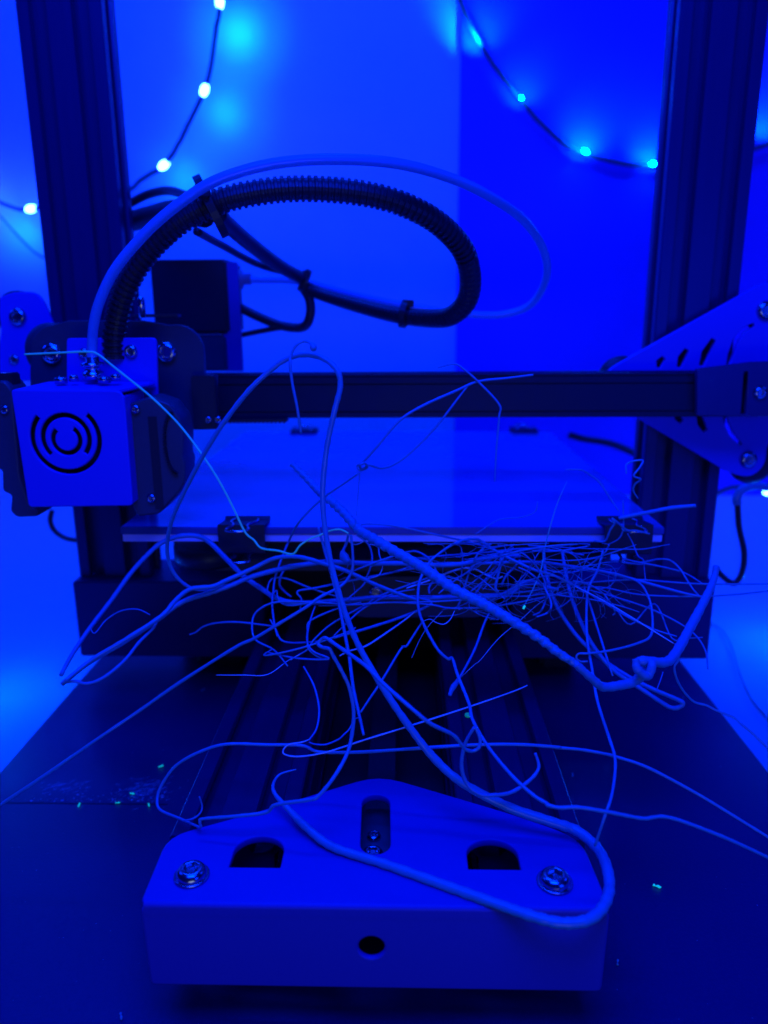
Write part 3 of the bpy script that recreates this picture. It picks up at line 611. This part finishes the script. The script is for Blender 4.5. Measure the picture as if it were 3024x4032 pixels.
strand('crinkled short strand left of the curved strand', 'E 575,588 545,600 520,650 490,680 470,700 450,712 390,735 330,733 300,722', 0.26, M_fil2, sub=5)
strand('long flat curve crossing behind the bracket to the right photo edge', 'D 1092,1050,210 980,1000,216 870,950,222 858,880,226 890,800,228 960,710,229 1080,640,230 1230,595,231 1450,598,231 1640,602,230 / E 330,770,229 400,778,229 600,775,228 900,755,227 1200,737,226 1450,735,226 1659,750,225 / F 300,718,225 450,730,224 600,755,223 700,780,222 900,850,219 1200,1010,214 1400,1130,210 1659,1290,205 1740,1345,203', 0.5, M_fil)
strand('blurred thick strand with a curled hook, its end resting on the bracket', 'D 1095,1045,208 1088,1015,208 1110,1000,208 1300,985,207 1450,965,206 / E 120,1062,206 300,1035,206 350,1015,207 430,920,210 500,800,214 530,700,217 543,560,220 520,430,223 480,340,225 430,250,227 410,215,227 370,205,227 350,185,227 375,158,227 400,160,226 450,195,224 600,300,214 700,400,206 860,540,198 960,620,196 1080,680,198 1125,730,200 1150,760,202 1190,770,204 1225,750,204 1230,700,204 1205,640,204', 0.55, M_fil, seg=10)
strand('dim looped strand lying over the right rail behind the bracket', 'E 1200,640,208 1150,730,208 1130,850,208 1160,950,208 1230,1005,208 1300,1010,209 1400,995,210 1500,930,212 1550,860,214 1530,780,216', 0.55, M_fil2)
strand('long strand falling past the right rail onto the bracket corner', 'C 700,690 670,800 620,900 605,1000 608,1200 640,1400 / F 570,420 640,640 680,770 683,880 660,1030 620,1150 555,1345', 0.45, M_fil, off=-8)
strand('blurred hairpin shaped thick strand behind the kinked melted one', 'C 355,700 370,830 430,1010 560,1200 720,1340 860,1430 1000,1500 1140,1560 1163,1582 1140,1602 1100,1605 1050,1580 900,1480 760,1385 640,1240 560,1080 510,940 480,800 465,700', 0.75, M_fil2, off=12, seg=10)
strand('short strand pointing down right of the twisted pair', 'C 590,900 610,960 680,1180 740,1370 757,1420', 0.4, M_fil2)
strand('S shaped strand with a hooked end beside the twisted pair', 'C 760,820 900,870 960,950 985,1050 980,1180 900,1230 750,1270 620,1288 560,1290 545,1315 570,1335 612,1335', 0.4, M_fil, off=-8)
strand('crinkled strand trailing from the kinked filament over the board edge', 'C 1120,1230,240 1138,1320,240 1115,1370,240 1130,1440,240 1170,1510,240 1230,1570,240 1300,1590,240 1360,1620,240 1460,1660,240 1520,1710,238 1590,1771,236 1700,1880,232', 0.36, M_fil)
strand('bright glinting straight strand right of the tangle', 'C 540,900 700,980 900,1100 1110,1230', 0.26, M_filb, off=-12)
strand('strand parallel below the bright glinting one', 'C 600,930 700,990 850,1080 1000,1150 1130,1190', 0.32, M_fil2, off=-4)
strand('long thick arc descending through the right of the tangle', 'L 0,560 300,520 680,518 1000,505 1300,510 / C 400,765 500,780 700,812 850,850 1000,892 1180,940 1290,962', 0.55, M_fil2, off=-3)
strand('nearly level strand reaching the right photo edge', 'C 500,890 580,880 750,866 900,860 1100,875 1300,885 1659,885 1760,884', 0.34, M_fil)
strand('second nearly level strand reaching the right photo edge lower down', 'C 560,905 700,905 900,945 1100,956 1300,956 1480,945 1659,925 1760,915', 0.3, M_fil2)
strand('strand slanting down right to the board corner', 'C 620,920 800,970 1000,1040 1200,1150 1290,1260 1310,1380', 0.32, M_fil2)
strand('crossing strand near the kinked filament top', 'C 640,930 760,1010 860,1120 1000,1000 1100,1200 1200,1200 1280,1195', 0.28, M_fil2, off=4)
strand('zigzag squiggle standing in front of the right upright', 'M 632,272,290 628,225,290 632,185,290 700,155,290 785,150,290 755,215,290 700,292,290 765,325,290 712,370,290 695,430,290 740,505,290', 0.34, M_fil)
strand('straight stick of filament pointing right across the upright', 'M 560,690,300 640,672,299 850,630,297 1050,592,295 1280,570,293', 0.7, M_fil2, taper=0.1)
strand('strand draped over the right binder clip', 'M 330,900 430,902 480,800 520,735 500,690 560,740 640,800 730,805 850,835', 0.36, M_fil)
strand('strand rising over the right binder clip', 'M 470,930 560,880 600,800 605,700 600,520', 0.26, M_fil2, off=4)
strand('diagonal strand from the clip down across the upright', 'M 640,830 690,920 740,1040 790,1080 800,1180 815,1300', 0.24, M_fil2, off=4)
strand('arched strand right of the lower clip handle', 'M 590,1100 700,1110 830,1090 930,1070 1040,1082 1130,1160 1200,1270 1260,1360 1330,1430', 0.34, M_fil)
strand('strand running under the right clip to the right', 'M 590,1060 700,1090 850,1120 1000,1150 1150,1190 1250,1240 1340,1300', 0.32, M_fil2)
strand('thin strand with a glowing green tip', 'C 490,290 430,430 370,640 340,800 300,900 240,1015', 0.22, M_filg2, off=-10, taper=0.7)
strand('faint arc standing above the right of the bed', 'M 60,235,300 200,235,300 290,280,300 380,350,298 460,470,296 560,620,294', 0.28, M_fil2)
strand('faint kinked thread above the bed right of centre', 'L 640,250,290 780,155,290 860,112,290 960,95,290 1080,85,290 1200,35,290 1225,-60,290', 0.26, M_fil2)
strand('short wavy strand lying on the dark board left of the rail', 'A 755,828 790,815 830,785 900,765 1020,760 1200,780 1230,775', 0.36, M_fil2, off=14)
strand('hair thin strand reaching left from the tangle', 'A 900,1048 1050,1048 1180,1045 1290,970 1380,920 1430,860', 0.15, M_filb)
strand('square cornered strand at the left of the tangle', 'A 1290,1000 1215,912 1110,850 1100,740 1150,680 1240,650 1400,650 1560,660', 0.34, M_fil)
strand('zigzag strand low at the left of the tangle', 'A 1210,905 1160,940 1240,930 1400,890 1600,820 1659,790', 0.34, M_fil)
strand('rounded loop low at the left of the tangle', 'A 1180,925 1350,958 1515,960 1430,920 1395,860 1410,760 1440,670', 0.34, M_fil2)
strand('small hook at the upper left of the tangle', 'K 120,780 145,690 200,652 320,665 480,730 650,790 760,822', 0.36, M_fil)
strand('bent step shaped strand at the left of the tangle', 'K 180,800 212,770 220,830 262,890 360,910 560,882 900,905', 0.32, M_fil)
strand('blurred hanging strand at the left of the tangle', 'K 290,560 250,640 240,720 290,785 350,830', 0.4, M_fil2, off=8)
strand('strand with a boxy bend running right under the thick arcs', 'K 430,940 442,850 405,800 425,770 560,750 750,710 1000,660 1300,600 1500,540 1659,520', 0.4, M_fil2)
strand('low strand meeting the curled hook', 'K 150,1040 200,1130 250,1228 340,1258 500,1255 650,1240', 0.34, M_fil2)
strand('strand rising from the low loop to the right', 'K 700,1412 600,1390 512,1320 500,1255 500,1150 530,1050 800,930 1000,880', 0.34, M_fil)
strand('long strand climbing right from the low left end', 'K 340,1420 420,1370 500,1320 560,1230 700,1100 880,990 1050,900 1200,810 1659,640', 0.32, M_fil)
strand('pale strand crossing behind the thick arch', 'K 800,1380 890,1335 1040,1290 1200,1190 1400,1050 1500,970', 0.3, M_filb)
strand('flat wide strand rising right from the curled hook', 'K 740,1215 860,1180 1100,1110 1400,1010 1659,890 / L 100,840', 0.48, M_fil2)
strand('strand branching up from the flat wide one', 'K 740,1200 900,1040 1050,920 1300,800 1500,760', 0.3, M_fil2)
strand('strand sagging from left to right under the bed edge', 'K 900,600 1100,520 1300,450 1440,410 1530,410 1640,480 / L 110,470 230,500 300,640', 0.36, M_fil, off=-4)
strand('round open loop near the fish hook', 'K 1040,660 1075,590 1100,500 1098,420 1060,330 960,255', 0.34, M_fil)
strand('thin pale question mark shaped strand', 'K 1040,662 1160,630 1200,540 1170,440 1160,370 1120,345 1080,340', 0.18, M_filb)
strand('tiny pale arc between the hook and the twisted pair', 'K 880,310 930,340 990,330 1050,290', 0.16, M_filb)
strand('strand fanning right from the thick arch', 'K 850,870 1000,740 1100,650 1400,580 1659,550', 0.3, M_fil2)
strand('level strand through the middle of the tangle', 'K 700,880 860,862 1200,832 1659,822', 0.34, M_fil2)
strand('level strand below the middle of the tangle', 'K 600,912 900,905 1300,882 1659,905 / L 400,935 700,930 1000,890 1200,850 1659,760', 0.34, M_fil2)
strand('pale wavy strand crossing the centre right', 'L 0,750 200,680 400,600 540,562 650,575 740,622 830,660 900,640', 0.34, M_filb)
strand('strand crossing the pale wavy one', 'L 300,800 450,680 600,580 700,520 900,430 1000,370', 0.3, M_fil2)
strand('short upright strand with a knob top right of centre', 'L 860,782 832,742 850,650 870,560 895,400', 0.5, M_fil, blob=(0.12, 0.8), off=-6)
strand('curved strand behind the short upright one', 'L 890,720 905,680 940,620 1020,540 1060,480', 0.4, M_fil2)
strand('strand running level to the kinked bend', 'L 0,880 300,872 600,850 900,810 1200,770 1300,750', 0.32, M_fil)
strand('fan strand from the twisted pair to upper right', 'L 600,780 750,660 850,570 940,480', 0.32, M_fil2)
strand('level strand just under the bed edge', 'L 0,480 300,450 700,420 1100,380 1400,400 1659,440', 0.36, M_fil2)
strand('small curved strand beside the pale wavy one', 'L 215,800 213,740 260,670', 0.4, M_fil2)
strand('hair thin thread dropping into the dark centre gap', 'L 50,1400 120,1240 200,1110 340,960', 0.09, M_filb)
strand('tiny fibre standing on the board right of the hairpin', 'F 990,235 972,290 945,360', 0.2, M_fil2)
strand('small curled offcut lying left of the bracket', 'D 1085,880,214 1100,930,214 1090,970,213 1050,1000,212 1000,1010,212', 0.28, M_fil2, off=0)
# unsorted strands of the dense part on the right
for i in range(26):
    cx = random.uniform(1800, 2500); cy = random.uniform(2170, 2400) + (cx-2100)*0.05
    L = random.uniform(320, 900); an = random.gauss(0, 0.3); n = 10; bend = random.choice([-1, 1])*random.uniform(0.5, 2.6); pts = []
    x, y = cx-L/2*math.cos(an), cy-L/2*math.sin(an)
    D0 = random.uniform(262, 292)
    for k in range(n):
        y_ = 2290+150*math.tanh((y-2290)/170); x_ = 2250+500*math.tanh((x-2250)/520)
        pts.append('%.1f,%.1f,%d' % (x_/K, y_/K, D0+random.uniform(-3, 3))); an += bend/n+random.gauss(0, 0.1); x += L/n*math.cos(an); y += L/n*math.sin(an)
    strand('thin filament strand lost in the dense right part of the tangle', 'W '+' '.join(pts), random.uniform(0.16, 0.36), random.choice([M_fil, M_fil2, M_fil2]), group='thin strands in the dense right part')

for i in range(44):      # hair fine loops spread through the whole tangle
    rr = random.random(); cx = random.gauss(2250, 190) if rr < 0.6 else random.uniform(1100, 2600); cy = random.gauss(2290, 75)
    L = random.uniform(300, 900); an = random.uniform(0, 6.28) if random.random() < 0.35 else random.gauss(0, 0.5); n = 8; bend = random.choice([-1, 1])*random.uniform(1.0, 4.2); pts = []
    x, y = cx-L/2*math.cos(an), cy-L/2*math.sin(an)*0.5; D0 = random.uniform(256, 300)
    for k in range(n):
        pts.append('%.1f,%.1f,%d' % ((1950+790*math.tanh((x-1950)/850))/K, (2300+165*math.tanh((y-2300)/190))/K, D0+random.uniform(-3, 3))); an += bend/n+random.gauss(0, 0.18); x += L/n*math.cos(an); y += L/n*math.sin(an)*0.7
    side = 'right' if cx > 2100 else 'left' if cx < 1500 else 'middle'
    strand('hair fine curling filament thread in the %s part of the tangle' % side, 'W '+' '.join(pts), random.uniform(0.07, 0.15), random.choice([M_fil, M_fil2]), seg=5, group='hair fine threads in the %s part of the tangle' % side)

# ------------------------------------------------------------------ scraps and dust on the board
def scrap(label, x, y, s, Z=0.3, m=None, n=5, z=None):
    p = on(x, y, Z); a = random.random()*6.28; pts = []
    for k in range(n):
        t = k/(n-1)-0.5; pts.append(p+Vector((s*t*math.cos(a)-s*0.4*t*t*math.sin(a), s*t*math.sin(a)+s*0.5*t*t, 0.25+0.3*random.random())))
    o = link('plastic_scrap', sweep(pts, lambda t, q: s*0.13*(0.35+abs(math.sin(t*4.6))), 7, 4), m or M_emscrap, None, True)
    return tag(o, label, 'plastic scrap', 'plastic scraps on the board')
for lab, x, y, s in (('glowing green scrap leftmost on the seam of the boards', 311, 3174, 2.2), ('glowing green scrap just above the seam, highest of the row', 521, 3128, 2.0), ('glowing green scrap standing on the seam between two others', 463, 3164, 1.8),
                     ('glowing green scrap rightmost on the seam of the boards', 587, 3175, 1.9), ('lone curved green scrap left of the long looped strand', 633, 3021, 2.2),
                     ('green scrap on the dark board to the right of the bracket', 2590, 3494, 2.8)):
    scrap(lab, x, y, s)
M_dim = mat('dim_scrap', (0.1, 0.45, 0.4), 0.5)
for lab, x, y, s in (('dim scrap near the left rail, upper one', 783, 2598, 3.2), ('dim scrap near the left rail, below the upper one', 799, 2719, 2.6), ('small curled scrap right of the right rail', 2255, 3056, 2.6),
                     ('tiny pale scrap beside the long straight strand', 628, 2738, 2.2), ('blurred dim scrap right of the bracket front', 2431, 3794, 2.4), ('blurred dim scrap at the bottom left photo edge', 478, 4010, 2.4), ('dim scrap by the kinked hairpin strand', 2690, 2752, 2.0)):
    scrap(lab, x, y, s, m=M_dim)
p = at(1843, 2821, 236); o = lathe('plastic_ring', [(0.7, 0), (1.1, 0.1), (1.2, 0.5), (1.1, 0.9), (0.7, 1.0)], mat('green_scrap', (0.1, 0.5, 0.2), 0.4, emit=((0, 0.4, 0.08), 0.25)), None, p, 'Z', 14)  # ring gets weak emission for its green glow
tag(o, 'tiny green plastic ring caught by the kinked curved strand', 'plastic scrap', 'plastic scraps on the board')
p = at(2064, 2390, Dy(2390)-10); o = link('filament_tip', sweep([p+Vector((0.15, 0, 0.5)), p, p+Vector((-0.3, 0, -0.7))], 0.42, 8, 3), M_emscrap, None, True)
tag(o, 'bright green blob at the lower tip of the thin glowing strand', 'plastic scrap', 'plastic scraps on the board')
bm = bmesh.new()
def fleck(p, s):
    a = random.random()*6.28; c, q = math.cos(a)*s, math.sin(a)*s; w = s*random.uniform(0.15, 0.5)
    v = [bm.verts.new(p+Vector(t)) for t in ((-c, -q, 0.05), (q*w/s, -c*w/s, 0.05+s*0.4), (c, q, 0.1), (-q*w/s, c*w/s, 0.05))]
    for f in ((0, 1, 2), (0, 2, 3), (0, 1, 3), (1, 2, 3)): bm.faces.new([v[k] for k in f])
for k in range(800):
    x, y = random.uniform(-180, 162), random.uniform(110, 420)
    if -78 < x < 60 and y > 180: continue
    fleck(Vector((x, y, 0.35 if y < 287 else 0.05)), random.choice([0.12, 0.15, 0.2, 0.3]))
for k in range(190):     # the debris line along the seam
    t = random.betavariate(2, 1.3); x = -178+t*78
    fleck(Vector((x, 288.2+abs(random.gauss(0, 3.5))*(0.3+t), 0.05)), random.choice([0.2, 0.3, 0.5, 0.8]))
def streak(p, L, a, w):
    c, q = math.cos(a)*L, math.sin(a)*L; u, v_ = -math.sin(a)*w, math.cos(a)*w
    v = [bm.verts.new(p+Vector(t)) for t in ((0, 0, 0.03), (c*0.5+u, q*0.5+v_, 0.1), (c, q, 0.03), (c*0.5-u, q*0.5-v_, 0.03))]
    for f in ((0, 1, 2), (0, 2, 3), (0, 1, 3), (1, 2, 3)): bm.faces.new([v[k] for k in f])
for k in range(190):      # scuffed smear beside the seam
    g = on(random.gauss(560, 45), random.gauss(3115, 22), 0) if k < 130 else on(random.uniform(150, 330), random.gauss(3105, 14), 0)
    streak(g, random.uniform(0.8, 4.5), math.radians(random.gauss(38, 14)), random.uniform(0.03, 0.12))
for k in range(70):
    fleck(Vector((random.choice([-1, 1])*random.uniform(0, 67)-9, random.uniform(215, 300), 42)), 0.12)
tag(link('dust', from_bm(bm), M_dust), 'specks of plastic dust scattered on the dark board', 'dust', kind='stuff')
